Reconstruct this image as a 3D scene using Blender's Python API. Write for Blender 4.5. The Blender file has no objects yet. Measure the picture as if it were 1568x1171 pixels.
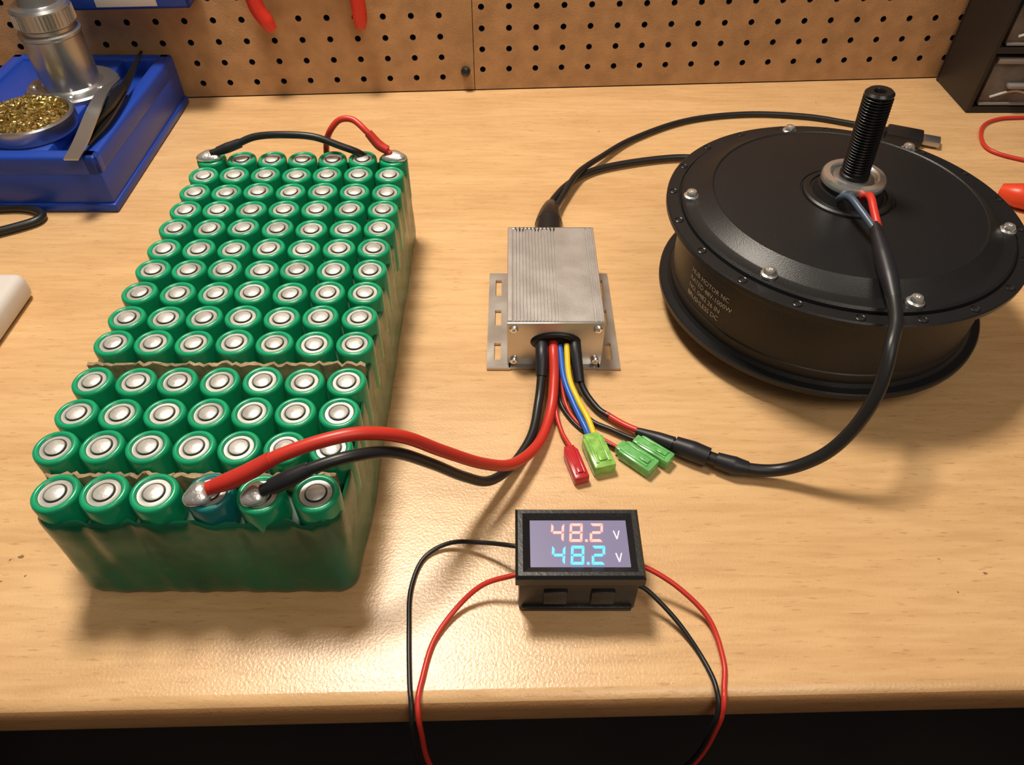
import bpy, bmesh, math, random
from mathutils import Vector, Matrix
random.seed(7)
scene = bpy.context.scene
V = Vector

# ------------------------------------------------------------------ materials
def mat(name, col, rough=0.5, metal=0.0, spec=0.5, coat=0.0, emis=None, estr=0.0, trans=0.0,
        bump=0.0, bscale=200.0, var=0.0, vscale=30.0, ior=1.45, bdist=0.001, rvar=0.0):
    m = bpy.data.materials.new(name); m.use_nodes = True
    nt = m.node_tree; b = nt.nodes['Principled BSDF']
    b.inputs['Base Color'].default_value = (*col, 1)
    b.inputs['Roughness'].default_value = rough
    b.inputs['Metallic'].default_value = metal
    b.inputs['Specular IOR Level'].default_value = spec
    b.inputs['Coat Weight'].default_value = coat
    b.inputs['Transmission Weight'].default_value = trans
    b.inputs['IOR'].default_value = ior
    if emis:
        b.inputs['Emission Color'].default_value = (*emis, 1)
        b.inputs['Emission Strength'].default_value = estr
    tc = nt.nodes.new('ShaderNodeTexCoord')
    if var > 0:
        n = nt.nodes.new('ShaderNodeTexNoise'); n.inputs['Scale'].default_value = vscale
        n.inputs['Detail'].default_value = 5
        nt.links.new(tc.outputs['Object'], n.inputs['Vector'])
        r = nt.nodes.new('ShaderNodeValToRGB')
        r.color_ramp.elements[0].position = 0.3; r.color_ramp.elements[1].position = 0.7
        r.color_ramp.elements[0].color = (*[c*(1-var) for c in col], 1)
        r.color_ramp.elements[1].color = (*[min(1, c*(1+var)) for c in col], 1)
        nt.links.new(n.outputs['Fac'], r.inputs['Fac'])
        nt.links.new(r.outputs['Color'], b.inputs['Base Color'])
    if rvar > 0:
        n = nt.nodes.new('ShaderNodeTexNoise'); n.inputs['Scale'].default_value = 55
        n.inputs['Detail'].default_value = 6
        nt.links.new(tc.outputs['Object'], n.inputs['Vector'])
        mr = nt.nodes.new('ShaderNodeMapRange')
        mr.inputs['From Min'].default_value = .3; mr.inputs['From Max'].default_value = .7
        mr.inputs['To Min'].default_value = rough-rvar; mr.inputs['To Max'].default_value = rough+rvar
        nt.links.new(n.outputs['Fac'], mr.inputs['Value'])
        nt.links.new(mr.outputs['Result'], b.inputs['Roughness'])
    if bump > 0:
        n2 = nt.nodes.new('ShaderNodeTexNoise'); n2.inputs['Scale'].default_value = bscale
        nt.links.new(tc.outputs['Object'], n2.inputs['Vector'])
        bp = nt.nodes.new('ShaderNodeBump'); bp.inputs['Strength'].default_value = bump
        bp.inputs['Distance'].default_value = bdist
        nt.links.new(n2.outputs['Fac'], bp.inputs['Height'])
        nt.links.new(bp.outputs['Normal'], b.inputs['Normal'])
    return m

def wood_mat(name, base, dark, light, rough=0.4, coat=0.0):
    m = bpy.data.materials.new(name); m.use_nodes = True
    nt = m.node_tree; N = nt.nodes; L = nt.links; b = N['Principled BSDF']
    tc = N.new('ShaderNodeTexCoord')
    def streak(sx, sy, scale, det, dist=0.0):
        mp = N.new('ShaderNodeMapping'); mp.inputs['Scale'].default_value = (sx, sy, sy)
        mp.inputs['Rotation'].default_value = (0, 0, math.radians(-1.5))
        n = N.new('ShaderNodeTexNoise'); n.inputs['Scale'].default_value = scale
        n.inputs['Detail'].default_value = det; n.inputs['Distortion'].default_value = dist
        L.new(tc.outputs['Object'], mp.inputs['Vector']); L.new(mp.outputs['Vector'], n.inputs['Vector'])
        return n
    n1 = streak(1.0, 5.0, 3.5, 5, 1.2)
    n2 = streak(1.0, 9.0, 26.0, 5, 0.4)
    n3 = streak(1.0, 7.0, 95.0, 2)
    r1 = N.new('ShaderNodeValToRGB')
    r1.color_ramp.elements[0].position = 0.32; r1.color_ramp.elements[0].color = (*base, 1)
    r1.color_ramp.elements[1].position = 0.68; r1.color_ramp.elements[1].color = (*light, 1)
    L.new(n1.outputs['Fac'], r1.inputs['Fac'])
    r2 = N.new('ShaderNodeValToRGB')
    r2.color_ramp.elements[0].position = 0.35; r2.color_ramp.elements[0].color = (0.82, 0.77, 0.71, 1)
    r2.color_ramp.elements[1].position = 0.6; r2.color_ramp.elements[1].color = (1, 1, 1, 1)
    L.new(n2.outputs['Fac'], r2.inputs['Fac'])
    mx = N.new('ShaderNodeMixRGB'); mx.blend_type = 'MULTIPLY'; mx.inputs['Fac'].default_value = 0.6
    L.new(r1.outputs['Color'], mx.inputs['Color1']); L.new(r2.outputs['Color'], mx.inputs['Color2'])
    r3 = N.new('ShaderNodeValToRGB')
    r3.color_ramp.elements[0].position = 0.62; r3.color_ramp.elements[0].color = (0, 0, 0, 1)
    r3.color_ramp.elements[1].position = 0.71; r3.color_ramp.elements[1].color = (1, 1, 1, 1)
    L.new(n3.outputs['Fac'], r3.inputs['Fac'])
    mul = N.new('ShaderNodeMath'); mul.operation = 'MULTIPLY'; mul.inputs[1].default_value = 0.45
    L.new(r3.outputs['Color'], mul.inputs[0])
    mx2 = N.new('ShaderNodeMixRGB'); mx2.inputs['Color2'].default_value = (*dark, 1)
    L.new(mul.outputs[0], mx2.inputs['Fac']); L.new(mx.outputs['Color'], mx2.inputs['Color1'])
    nk = N.new('ShaderNodeTexNoise'); nk.inputs['Scale'].default_value = 160; nk.inputs['Detail'].default_value = 2
    nk2 = N.new('ShaderNodeTexNoise'); nk2.inputs['Scale'].default_value = 9
    L.new(tc.outputs['Object'], nk.inputs['Vector']); L.new(tc.outputs['Object'], nk2.inputs['Vector'])
    ad = N.new('ShaderNodeMath'); ad.operation = 'MULTIPLY'
    L.new(nk.outputs['Fac'], ad.inputs[0]); L.new(nk2.outputs['Fac'], ad.inputs[1])
    r4 = N.new('ShaderNodeValToRGB')
    r4.color_ramp.elements[0].position = 0.455; r4.color_ramp.elements[0].color = (0, 0, 0, 1)
    r4.color_ramp.elements[1].position = 0.48; r4.color_ramp.elements[1].color = (0.8, 0.8, 0.8, 1)
    L.new(ad.outputs[0], r4.inputs['Fac'])
    mx3 = N.new('ShaderNodeMixRGB'); mx3.inputs['Color2'].default_value = (0.14, 0.06, 0.025, 1)
    L.new(r4.outputs['Color'], mx3.inputs['Fac']); L.new(mx2.outputs['Color'], mx3.inputs['Color1'])
    L.new(mx3.outputs['Color'], b.inputs['Base Color'])
    b.inputs['Roughness'].default_value = rough
    b.inputs['Coat Weight'].default_value = coat; b.inputs['Coat Roughness'].default_value = 0.27
    nb = N.new('ShaderNodeTexNoise'); nb.inputs['Scale'].default_value = 700
    L.new(tc.outputs['Object'], nb.inputs['Vector'])
    bp = N.new('ShaderNodeBump'); bp.inputs['Strength'].default_value = 0.4; bp.inputs['Distance'].default_value = 0.0004
    L.new(nb.outputs['Fac'], bp.inputs['Height']); L.new(bp.outputs['Normal'], b.inputs['Normal'])
    L.new(bp.outputs['Normal'], b.inputs['Coat Normal'])
    return m

M_wood = wood_mat('beech_wood', (0.62, 0.375, 0.175), (0.36, 0.17, 0.065), (0.71, 0.455, 0.225), 0.36, 0.40)
M_edge = wood_mat('beech_edge', (0.34, 0.165, 0.065), (0.22, 0.09, 0.03), (0.42, 0.215, 0.085), 0.45)
M_peg = mat('hardboard', (0.42, 0.235, 0.108), 0.55, var=0.16, vscale=60, bump=0.3, bscale=900)
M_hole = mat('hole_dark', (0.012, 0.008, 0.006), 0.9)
M_wall = mat('wall_paint', (0.10, 0.075, 0.05), 0.8, var=0.1, vscale=5)
M_floor = mat('dark_floor', (0.012, 0.009, 0.009), 0.8, var=0.3, vscale=4)
M_greenwrap = mat('green_shrink_wrap', (0.004, 0.120, 0.055), 0.26, spec=0.5, var=0.35, vscale=25, bump=0.7, bscale=42, bdist=0.0018, rvar=.08)
M_greencell = mat('green_cell_sleeve', (0.008, 0.30, 0.135), 0.25, spec=0.6, var=0.1, vscale=60)
M_tealcell = mat('teal_cell_sleeve', (0.01, 0.17, 0.17), 0.25, spec=0.6)
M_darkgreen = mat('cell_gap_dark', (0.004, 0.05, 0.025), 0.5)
M_cellmetal = mat('cell_steel', (0.64, 0.62, 0.59), 0.42, metal=0.5, var=0.22, vscale=130, bump=0.2, bscale=400, rvar=.12)
M_cellrim = mat('cell_washer', (0.46, 0.46, 0.43), 0.4, metal=0.5, var=0.2, vscale=70, rvar=.1)
M_groove = mat('cell_groove', (0.04, 0.04, 0.035), 0.5)
M_card = mat('torn_cardboard', (0.36, 0.24, 0.14), 0.85, var=0.4, vscale=120)
M_black = mat('black_plastic', (0.012, 0.012, 0.013), 0.35, bump=0.1, bscale=600)
M_blackw = mat('black_wire_insulation', (0.013, 0.013, 0.014), 0.38, spec=0.5)
M_heat = mat('heat_shrink', (0.014, 0.014, 0.018), 0.42)
M_red = mat('red_wire_insulation', (0.55, 0.035, 0.022), 0.36)
M_redheat = mat('red_heat_shrink', (0.50, 0.03, 0.02), 0.4)
M_redconn = mat('red_connector', (0.62, 0.03, 0.04), 0.25, trans=0.25)
M_blue = mat('blue_wire_insulation', (0.02, 0.12, 0.55), 0.35)
M_greyblue = mat('grey_blue_wire', (0.06, 0.09, 0.14), 0.35)
M_yellow = mat('yellow_wire_insulation', (0.80, 0.55, 0.02), 0.35)
M_gconn = mat('translucent_green_connector', (0.26, 0.74, 0.24), 0.2, trans=0.45, var=0.25, vscale=220)
M_yconn = mat('translucent_lime_connector', (0.42, 0.80, 0.18), 0.2, trans=0.45, var=0.25, vscale=220)
M_solder = mat('solder', (0.78, 0.77, 0.75), 0.25, metal=0.85, bump=0.4, bscale=300)
M_alu = mat('brushed_aluminium', (0.60, 0.59, 0.59), 0.36, metal=0.75, var=0.07, vscale=60, bump=0.08, bscale=900, rvar=.06)
M_alup = mat('aluminium_plate', (0.56, 0.54, 0.52), 0.33, metal=0.85, rvar=.07, var=.06, vscale=60)
M_motor = mat('black_motor_paint', (0.010, 0.010, 0.011), 0.38, spec=0.45, bump=0.12, bscale=1500)
M_chrome = mat('chrome', (0.86, 0.85, 0.83), 0.24, metal=0.9)
M_axle = mat('black_oxide_axle', (0.035, 0.035, 0.037), 0.28, metal=0.8)
M_print = mat('etched_print', (0.70, 0.68, 0.65), 0.5)
M_bluepl = mat('blue_plastic', (0.012, 0.050, 0.34), 0.33, bump=0.15, bscale=900)
M_brass = mat('brass_wool', (0.80, 0.58, 0.24), 0.3, metal=0.85, var=0.5, vscale=200)
M_steel = mat('tool_steel', (0.42, 0.42, 0.43), 0.3, metal=0.9, bump=0.1, bscale=200)
M_white = mat('white_plastic', (0.62, 0.58, 0.55), 0.4)
M_cab = mat('cabinet_black', (0.012, 0.010, 0.010), 0.5)
M_drawer = mat('smoky_clear_drawer', (0.13, 0.11, 0.10), 0.25, var=0.5, vscale=40)
M_drawedge = mat('drawer_edge', (0.22, 0.19, 0.17), 0.3)
M_screen = mat('meter_screen', (0.13, 0.12, 0.19), 0.22, spec=0.6, emis=(0.30, 0.26, 0.42), estr=0.42)  # lilac reflection on the glass put into base colour and emission
M_ledr = mat('led_red', (0.9, 0.1, 0.08), 0.4, emis=(1.0, 0.24, 0.19), estr=2.4)
M_ledb = mat('led_cyan', (0.1, 0.6, 0.9), 0.4, emis=(0.02, 0.50, 0.95), estr=1.9)
M_ledw = mat('led_label_white', (0.8, 0.8, 0.9), 0.4, emis=(0.75, 0.75, 0.95), estr=0.5)
M_redtool = mat('red_tool_grip', (0.62, 0.035, 0.02), 0.35)
M_orange = mat('orange_grip', (0.70, 0.06, 0.02), 0.35)

# ------------------------------------------------------------------ helpers
def grp(name):
    e = bpy.data.objects.new(name, None); scene.collection.objects.link(e)
    e.empty_display_size = 0.02
    return e

def mk(name, verts, faces, mats, parent=None, fm=None, smooth=True, angle=35):
    me = bpy.data.meshes.new(name); me.from_pydata([tuple(v) for v in verts], [], faces)
    if not isinstance(mats, (list, tuple)): mats = [mats]
    for m in mats: me.materials.append(m)
    if fm:
        for i, p in enumerate(me.polygons): p.material_index = fm[i]
    bm = bmesh.new(); bm.from_mesh(me)
    bmesh.ops.recalc_face_normals(bm, faces=bm.faces)
    if smooth:
        for f in bm.faces: f.smooth = True
        for e in bm.edges:
            if len(e.link_faces) == 2 and e.calc_face_angle(0) > math.radians(angle): e.smooth = False
    bm.to_mesh(me); bm.free()
    o = bpy.data.objects.new(name, me); scene.collection.objects.link(o)
    if parent: o.parent = parent
    return o

def box(name, lo, hi, m, parent=None, bevel=0.0, seg=2, rot=None, taper=0.0):
    bm = bmesh.new(); bmesh.ops.create_cube(bm, size=1)
    c = (V(lo)+V(hi))/2; d = V(hi)-V(lo)
    for v in bm.verts:
        t = 1 - (taper if v.co.z > 0 else 0)
        v.co = V((v.co.x*d.x*t, v.co.y*d.y*t, v.co.z*d.z))
    if bevel > 0:
        bmesh.ops.bevel(bm, geom=list(bm.edges), offset=bevel, segments=seg, profile=0.5, affect='EDGES')
    if rot is not None: bmesh.ops.transform(bm, matrix=rot, verts=bm.verts)
    vs = [v.co+c for v in bm.verts]; bm.verts.index_update()
    fs = [[v.index for v in f.verts] for f in bm.faces]
    bm.free()
    return mk(name, vs, fs, m, parent)

def obox(name, p0, p1, w, h, z, m, parent, bevel=0.001, tilt=0.0):
    """box lying from p0 to p1 (xy) with width w, height h, bottom z"""
    a = V((p0[0], p0[1], 0)); b_ = V((p1[0], p1[1], 0)); d = b_-a
    R = Matrix.Rotation(math.atan2(d.y, d.x), 4, 'Z') @ Matrix.Rotation(tilt, 4, 'X')
    c = (a+b_)/2; L = d.length
    return box(name, (c.x-L/2, c.y-w/2, z), (c.x+L/2, c.y+w/2, z+h), m, parent, bevel, 2, R)

def lathe_data(prof, seg, c=(0, 0, 0), a0=0.0):
    vs = []; fs = []; fmi = []
    n = len(prof)
    for p in prof:
        for j in range(seg):
            a = a0+2*math.pi*j/seg
            vs.append((c[0]+p[0]*math.cos(a), c[1]+p[0]*math.sin(a), c[2]+p[1]))
    for i in range(n-1):
        for j in range(seg):
            k = (j+1) % seg
            fs.append([i*seg+j, i*seg+k, (i+1)*seg+k, (i+1)*seg+j])
            fmi.append(prof[i][2] if len(prof[i]) > 2 else 0)
    return vs, fs, fmi

def lathe(name, prof, seg, c, m, parent=None, cap0=False, cap1=True, rot=None, angle=35):
    vs, fs, fmi = lathe_data(prof, seg)
    n = len(prof)
    if cap0: fs.append(list(range(seg))[::-1]); fmi.append(fmi[0])
    if cap1: fs.append([(n-1)*seg+j for j in range(seg)]); fmi.append(prof[-1][2] if len(prof[-1]) > 2 else fmi[-1])
    if rot is not None: vs = [rot @ V(v) for v in vs]
    vs = [V(v)+V(c) for v in vs]
    return mk(name, vs, fs, m, parent, fmi, angle=angle)

def catmull(pts, sub=8):
    P = [V(p) for p in pts]
    if len(P) == 2: return [P[0].lerp(P[1], i/sub) for i in range(sub+1)]
    P = [P[0]*2-P[1]]+P+[P[-1]*2-P[-2]]
    out = []
    for i in range(1, len(P)-2):
        for k in range(sub):
            t = k/sub; p0, p1, p2, p3 = P[i-1:i+3]
            out.append(0.5*((2*p1)+(p2-p0)*t+(2*p0-5*p1+4*p2-p3)*t*t+(3*p1-p0-3*p2+p3)*t**3))
    out.append(P[-2]); return out

def tube(name, pts, r, m, parent=None, seg=12, sub=8, flat=1.0):
    """pts in metres; r number or list per control point"""
    path = catmull(pts, sub); n = len(path)
    if isinstance(r, (int, float)): R = [r]*n
    else:
        R = []
        for i in range(n):
            t = i/(n-1)*(len(r)-1); k = min(int(t), len(r)-2); R.append(r[k]+(r[k+1]-r[k])*(t-k))
    T = [(path[min(i+1, n-1)]-path[max(i-1, 0)]).normalized() for i in range(n)]
    up = V((0, 0, 1))
    if abs(T[0].dot(up)) > .95: up = V((1, 0, 0))
    nrm = (up-T[0]*up.dot(T[0])).normalized()
    vs = []; fs = []
    for i in range(n):
        nrm = (nrm-T[i]*nrm.dot(T[i])).normalized(); bi = T[i].cross(nrm)
        for j in range(seg):
            a = 2*math.pi*j/seg
            vs.append(path[i]+nrm*math.cos(a)*R[i]*flat+bi*math.sin(a)*R[i])
    for i in range(n-1):
        for j in range(seg):
            k = (j+1) % seg; fs.append([i*seg+j, i*seg+k, (i+1)*seg+k, (i+1)*seg+j])
    fs.append(list(range(seg))); fs.append([(n-1)*seg+j for j in range(seg)])
    return mk(name, vs, fs, m, parent, angle=50)

def torus(name, c, R, r, m, parent, seg=32, rs=8, rot=None, sx=1.0):
    vs = []; fs = []
    for i in range(seg):
        a = 2*math.pi*i/seg
        for j in range(rs):
            b = 2*math.pi*j/rs
            v = V(((R+r*math.cos(b))*math.cos(a)*sx, (R+r*math.cos(b))*math.sin(a), r*math.sin(b)))
            if rot is not None: v = rot @ v
            vs.append(v+V(c))
    for i in range(seg):
        for j in range(rs):
            fs.append([i*rs+j, ((i+1) % seg)*rs+j, ((i+1) % seg)*rs+(j+1) % rs, i*rs+(j+1) % rs])
    return mk(name, vs, fs, m, parent, angle=80)

def prism_y(name, prof, y0, y1, m, parent, angle=35):
    n = len(prof)
    vs = [(p[0], y0, p[1]) for p in prof]+[(p[0], y1, p[1]) for p in prof]
    fs = [[i, (i+1) % n, n+(i+1) % n, n+i] for i in range(n)]+[list(range(n)), list(range(n, 2*n))]
    return mk(name, vs, fs, m, parent, angle=angle)

def blob(name, c, s, m, parent, jit=0.12):
    bm = bmesh.new(); bmesh.ops.create_icosphere(bm, subdivisions=3, radius=1)
    ph = random.random()*9
    vs = []
    for v in bm.verts:
        k = 1+jit*math.sin(3.1*v.co.x+ph)*math.cos(2.7*v.co.y-ph)
        vs.append(V((v.co.x*s[0]*k, v.co.y*s[1]*k, v.co.z*s[2]*k))+V(c))
    bm.verts.index_update(); fs = [[v.index for v in f.verts] for f in bm.faces]; bm.free()
    return mk(name, vs, fs, m, parent, angle=80)

RX = Matrix.Rotation(math.radians(90), 3, 'X')

# ------------------------------------------------------------------ room + bench
fl = box('floor', (-2.0, -1.6, -0.80), (2.0, 1.2, -0.75), M_floor)
def wy(x): return 0.7115+0.0594*x        # board face line (bench back edge)
WA = math.atan(0.0594)
wall = box('wall_back', (-2.0, 0.735, -0.75), (2.0, 0.785, 1.75), M_wall)
wall.data.transform(Matrix.Translation((0, 0.725+0.02, 0)) @ Matrix.Rotation(WA, 4, 'Z') @ Matrix.Translation((0, -0.735, 0)))

bench = grp('workbench')
def slab():
    x0, x1 = -0.62, 0.80
    def fy(x): return 0.120+0.022*x
    t = 0.024; r = 0.007
    steps = 6
    cols = [x0, -0.3, 0, 0.3, x1]
    lip = [(0, 0)]
    for k in range(steps+1):
        a = math.pi/2*k/steps
        lip.append((-r*math.sin(a), -r+r*math.cos(a)))
    for k in range(steps+1):
        a = math.pi/2*k/steps
        lip.append((-r*math.cos(a), -t+r-r*math.sin(a)))
    vs = []; fs = []; fm = []
    for x in cols:
        vs.append((x, wy(x)+0.0, 0))
        for dy, z in lip: vs.append((x, fy(x)+r+dy, z))
        vs.append((x, wy(x)+0.0, -t))
    n = len(lip)+2
    for i in range(len(cols)-1):
        for j in range(n):
            k = (j+1) % n
            fs.append([i*n+j, i*n+k, (i+1)*n+k, (i+1)*n+j])
            fm.append(1 if 4 < j < n-2 else 0)
    fs.append(list(range(n))); fm.append(1); fs.append([(len(cols)-1)*n+j for j in range(n)]); fm.append(1)
    return mk('top', vs, fs, [M_wood, M_edge], bench, fm)
slab()
for i, (x, y) in enumerate([(-0.57, 0.17), (0.74, 0.19), (-0.57, 0.63), (0.74, 0.69)]):
    box('leg_%d' % (i+1), (x-0.03, y-0.03, -0.75), (x+0.03, y+0.03, -0.022), M_edge, bench, 0.003)
box('apron', (-0.54, 0.60, -0.10), (0.71, 0.62, -0.023), M_edge, bench, 0.002)

# pegboard: real perforated panels
peg = grp('pegboard')
def panel(name, u0, u1, z0, z1, ou, oz, th=0.005):
    pu, pz, r = 0.0254, 0.019, 0.0028
    ca, sa = math.cos(WA), math.sin(WA)
    vs = []; fs = []; fm = []
    def P(u, z, d):
        return (u*ca - d*sa, 0.7115+u*sa + d*ca, z)
    nu0 = math.ceil((u0-ou)/pu+0.3); nu1 = math.floor((u1-ou)/pu-0.3)
    nz0 = math.ceil((z0-oz)/pz+0.3); nz1 = math.floor((z1-oz)/pz-0.3)
    for i in range(nu0, nu1+1):
        for k in range(nz0, nz1+1):
            cu, cz = ou+i*pu, oz+k*pz
            a0 = u0 if i == nu0 else cu-pu/2; a1 = u1 if i == nu1 else cu+pu/2
            b0 = z0 if k == nz0 else cz-pz/2; b1 = z1 if k == nz1 else cz+pz/2
            sq = []
            for t in range(12):
                an = 2*math.pi*t/12; x, y = math.cos(an), math.sin(an); mx_ = max(abs(x), abs(y))
                x, y = x/mx_, y/mx_
                sq.append((cu+(x*(a1-cu) if x > 0 else x*(cu-a0)), cz+(y*(b1-cz) if y > 0 else y*(cz-b0))))
            ring = []
            corners = {1: (a1, b1), 4: (a0, b1), 7: (a0, b0), 10: (a1, b0)}
            for t in range(12):
                ring.append(sq[t])
                if t in corners: ring.append(corners[t])
            m_ = len(ring); base = len(vs)
            for (u, z) in ring: vs.append(P(u, z, 0))
            hb = len(vs)
            for t in range(12):
                an = 2*math.pi*t/12; vs.append(P(cu+r*math.cos(an), cz+r*math.sin(an), 0))
            for t in range(12):
                an = 2*math.pi*t/12; vs.append(P(cu+r*math.cos(an), cz+r*math.sin(an), th))
            idx = 0
            for t in range(12):
                t2 = (t+1) % 12
                if t in corners:
                    fs.append([base+idx, base+idx+1, base+(idx+2) % m_, hb+t2, hb+t]); idx += 2
                else:
                    fs.append([base+idx, base+(idx+1) % m_, hb+t2, hb+t]); idx += 1
                fm.append(0)
                fs.append([hb+t, hb+t2, hb+12+t2, hb+12+t]); fm.append(1)
    b = len(vs)
    for (u, z) in [(u0, z0), (u1, z0), (u1, z1), (u0, z1)]:
        vs.append(P(u, z, 0)); vs.append(P(u, z, th))
    for t in range(4):
        t2 = (t+1) % 4; fs.append([b+2*t, b+2*t2, b+2*t2+1, b+2*t+1]); fm.append(0)
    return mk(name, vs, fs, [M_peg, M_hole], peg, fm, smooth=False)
panel('panel_a', -0.72, -0.0368, 0.001, 0.50, 0.0226-0.0254*4+0.012, 0.0140)
panel('panel_b', -0.0362, 0.80, 0.001, 0.50, 0.0226, 0.0205)
def wallbox(name, u0, u1, d0, d1, z0, z1, m, parent, bevel=0.0):
    o = box(name, (u0, d0, z0), (u1, d1, z1), m, parent, bevel)
    o.data.transform(Matrix.Translation((0, 0.7115, 0)) @ Matrix.Rotation(WA, 4, 'Z'))
    return o
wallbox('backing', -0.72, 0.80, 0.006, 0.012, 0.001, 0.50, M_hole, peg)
lathe('knob_screw', [(0.0035, 0, 0), (0.0045, 0.001), (0.0045, 0.004), (0.0025, 0.006), (0.0, 0.0065)], 20, (-0.0445, wy(-0.0445)-0.0002, 0.020), M_black, peg,
      cap1=False, rot=Matrix.Rotation(math.radians(90), 3, 'X'))

# ------------------------------------------------------------------ battery pack
bat = grp('battery_pack')
rowsY = [0.4571-0.0202*i for i in range(10)]+[0.2484, 0.2278, 0.2073]
cells = []
for y in rowsY:
    off = random.uniform(-.0004, .0004)
    for i in range(7):
        cells.append((-0.2045+0.0206*i+off+random.uniform(-.0002, .0002), y+random.uniform(-.0003, .0003), 0.0, 0.0097, 0))
FX = [-0.195, -0.174, -0.1527, -0.129, -0.107, -0.0837]
for i, x in enumerate(FX):
    cells.append((x, 0.1829+(-0.001 if i == 4 else 0), 0.0, 0.0102, 4 if i == 3 else 0))
vs = []; fs = []; fm = []
for (x, y, dz, r, sm) in cells:
    z = 0.070+dz+random.uniform(-.0006, .0006); k = r/0.0098
    tx, ty = random.uniform(-.03, .03), random.uniform(-.03, .03)
    prof = [(.0098*k, .040-z, sm), (.0098*k, -.0022, sm), (.0095*k, -.0008, sm), (.0088*k, -.0001, sm), (.0078*k, 0.0, sm), (.0073*k, -.0003, sm), (.0070*k, -.0010, 3),
            (.0067*k, -.0011, 1), (.0050, -.0009, 1), (.0048, -.0014, 3), (.0044, -.0014, 3), (.0042, -.0005, 2), (.0039, -.0002, 2), (.0003, -.0001, 2)]
    v2, f2, m2 = lathe_data(prof, 32, (x, y, z)); b = len(vs)
    v2 = [(p[0], p[1], p[2]+((p[0]-x)*tx+(p[1]-y)*ty if p[2] > z-.02 else 0)) for p in v2]
    vs += v2; fs += [[q+b for q in f] for f in f2]; fm += m2
    fs.append([b+13*32+j for j in range(32)]); fm.append(2)
mk('cells', vs, fs, [M_greencell, M_cellrim, M_cellmetal, M_groove, M_tealcell], bat, fm, angle=60)
def rrect(x0, x1, y0, y1, r, n=8, edge=60):
    pts = []
    cs = [(x1-r, y0+r, -90), (x1-r, y1-r, 0), (x0+r, y1-r, 90), (x0+r, y0+r, 180)]
    for ci, (cx, cy, a) in enumerate(cs):
        for k in range(n+1):
            t = math.radians(a+90*k/n); pts.append(V((cx+r*math.cos(t), cy+r*math.sin(t), 0)))
        nx = cs[(ci+1) % 4]; t = math.radians(nx[2]); q = V((nx[0]+r*math.cos(t), nx[1]+r*math.sin(t), 0)); p = pts[-1].copy()
        for k in range(1, edge): pts.append(p.lerp(q, k/edge))
    return pts
def shell():
    lev = [(0.0005, 0.0035), (0.0015, 0.0012), (0.005, 0.0003), (0.010, 0.0), (0.018, 0.0002), (0.025, 0.0003), (0.032, 0.0004), (0.039, 0.0002), (0.045, 0.0), (0.050, 0.0), (0.0545, 0.0), (0.0580, 0.0001), (0.0605, 0.0005), (0.0612, 0.0012), (0.0600, 0.0018), (0.0520, 0.0022)]
    vs = []; fs = []; N = None
    for li, (z, ins) in enumerate(lev):
        P = rrect(-0.2142+ins, -0.0715-ins, 0.1714+ins, 0.4680-ins, 0.0095-ins*.5)
        N = len(P)
        for i, p in enumerate(P):
            t = min(1, max(0, (0.212-p.y)/0.025)); t = t*t*(3-2*t)
            px = p.x
            if p.x < -0.143: px += 0.0085*t*min(1, (-0.143-p.x)/.03)
            else: px -= 0.0020*t*min(1, (p.x+0.143)/.03)
            s_ = 0.0005*math.sin(i*0.6+z*90)*math.sin(i*0.27-z*40)
            py = p.y
            top = max(0, (z-0.012)/0.048)
            if abs(p.y-0.1714) < 0.004:
                dmin = min(abs(px-c) for c in FX)
                py += 0.0018*top*min(1, max(0, (dmin-.003)/.0075))**2 + s_
            elif 0.20 < p.y < 0.46: px += (1 if px < -.143 else -1)*0.0013*top*(0.5-0.5*math.cos((p.y-0.4571)/0.0202*2*math.pi)) + s_*.7
            zz = z
            if z > 0.054: zz = z+0.0010*math.sin(i*1.0)+0.0008*math.sin(i*0.41+1)
            vs.append((px, py, zz))
    for l in range(len(lev)-1):
        for i in range(N):
            k = (i+1) % N; fs.append([l*N+i, l*N+k, (l+1)*N+k, (l+1)*N+i])
    fs.append(list(range(N))[::-1])
    return mk('shrink_wrap', vs, fs, M_greenwrap, bat, angle=70)
shell()
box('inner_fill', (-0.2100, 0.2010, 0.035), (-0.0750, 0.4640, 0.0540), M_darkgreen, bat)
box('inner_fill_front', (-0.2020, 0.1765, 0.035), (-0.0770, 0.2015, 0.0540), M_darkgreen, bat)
def strip(name, y, x0, x1, w, z):
    n = 60; vs = []; fs = []
    for i in range(n+1):
        x = x0+(x1-x0)*i/n; j = random.uniform(-.0007, .0007); a = random.uniform(-.0010, .0010)
        h = z+random.uniform(-.0015, .0006)
        vs += [(x, y-w/2+a*.4, z-0.014), (x, y-w/2+a, h), (x, y+j, h+.0005), (x, y+w/2+a, h-.0006), (x, y+w/2+j, z-.014)]
    for i in range(n):
        for k in range(4): fs.append([i*5+k, (i+1)*5+k, (i+1)*5+k+1, i*5+k+1])
    mk(name, vs, fs, M_card, bat, angle=20)
strip('insulation_strip_1', 0.2622, -0.2125, -0.0735, 0.0022, 0.0680)
strip('insulation_strip_2', 0.1955, -0.2060, -0.078, 0.0022, 0.0655)
blob('solder_1', (-0.1322, 0.1800, 0.0718), (0.0060, 0.0062, 0.0038), M_solder, bat)
blob('solder_2', (-0.1085, 0.1800, 0.0718), (0.0058, 0.0062, 0.0038), M_solder, bat)
blob('solder_3', (-0.2050, 0.4560, 0.0718), (0.0085, 0.0062, 0.0036), M_solder, bat)
blob('solder_4', (-0.0800, 0.4555, 0.0718), (0.0080, 0.0060, 0.0036), M_solder, bat)
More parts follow.
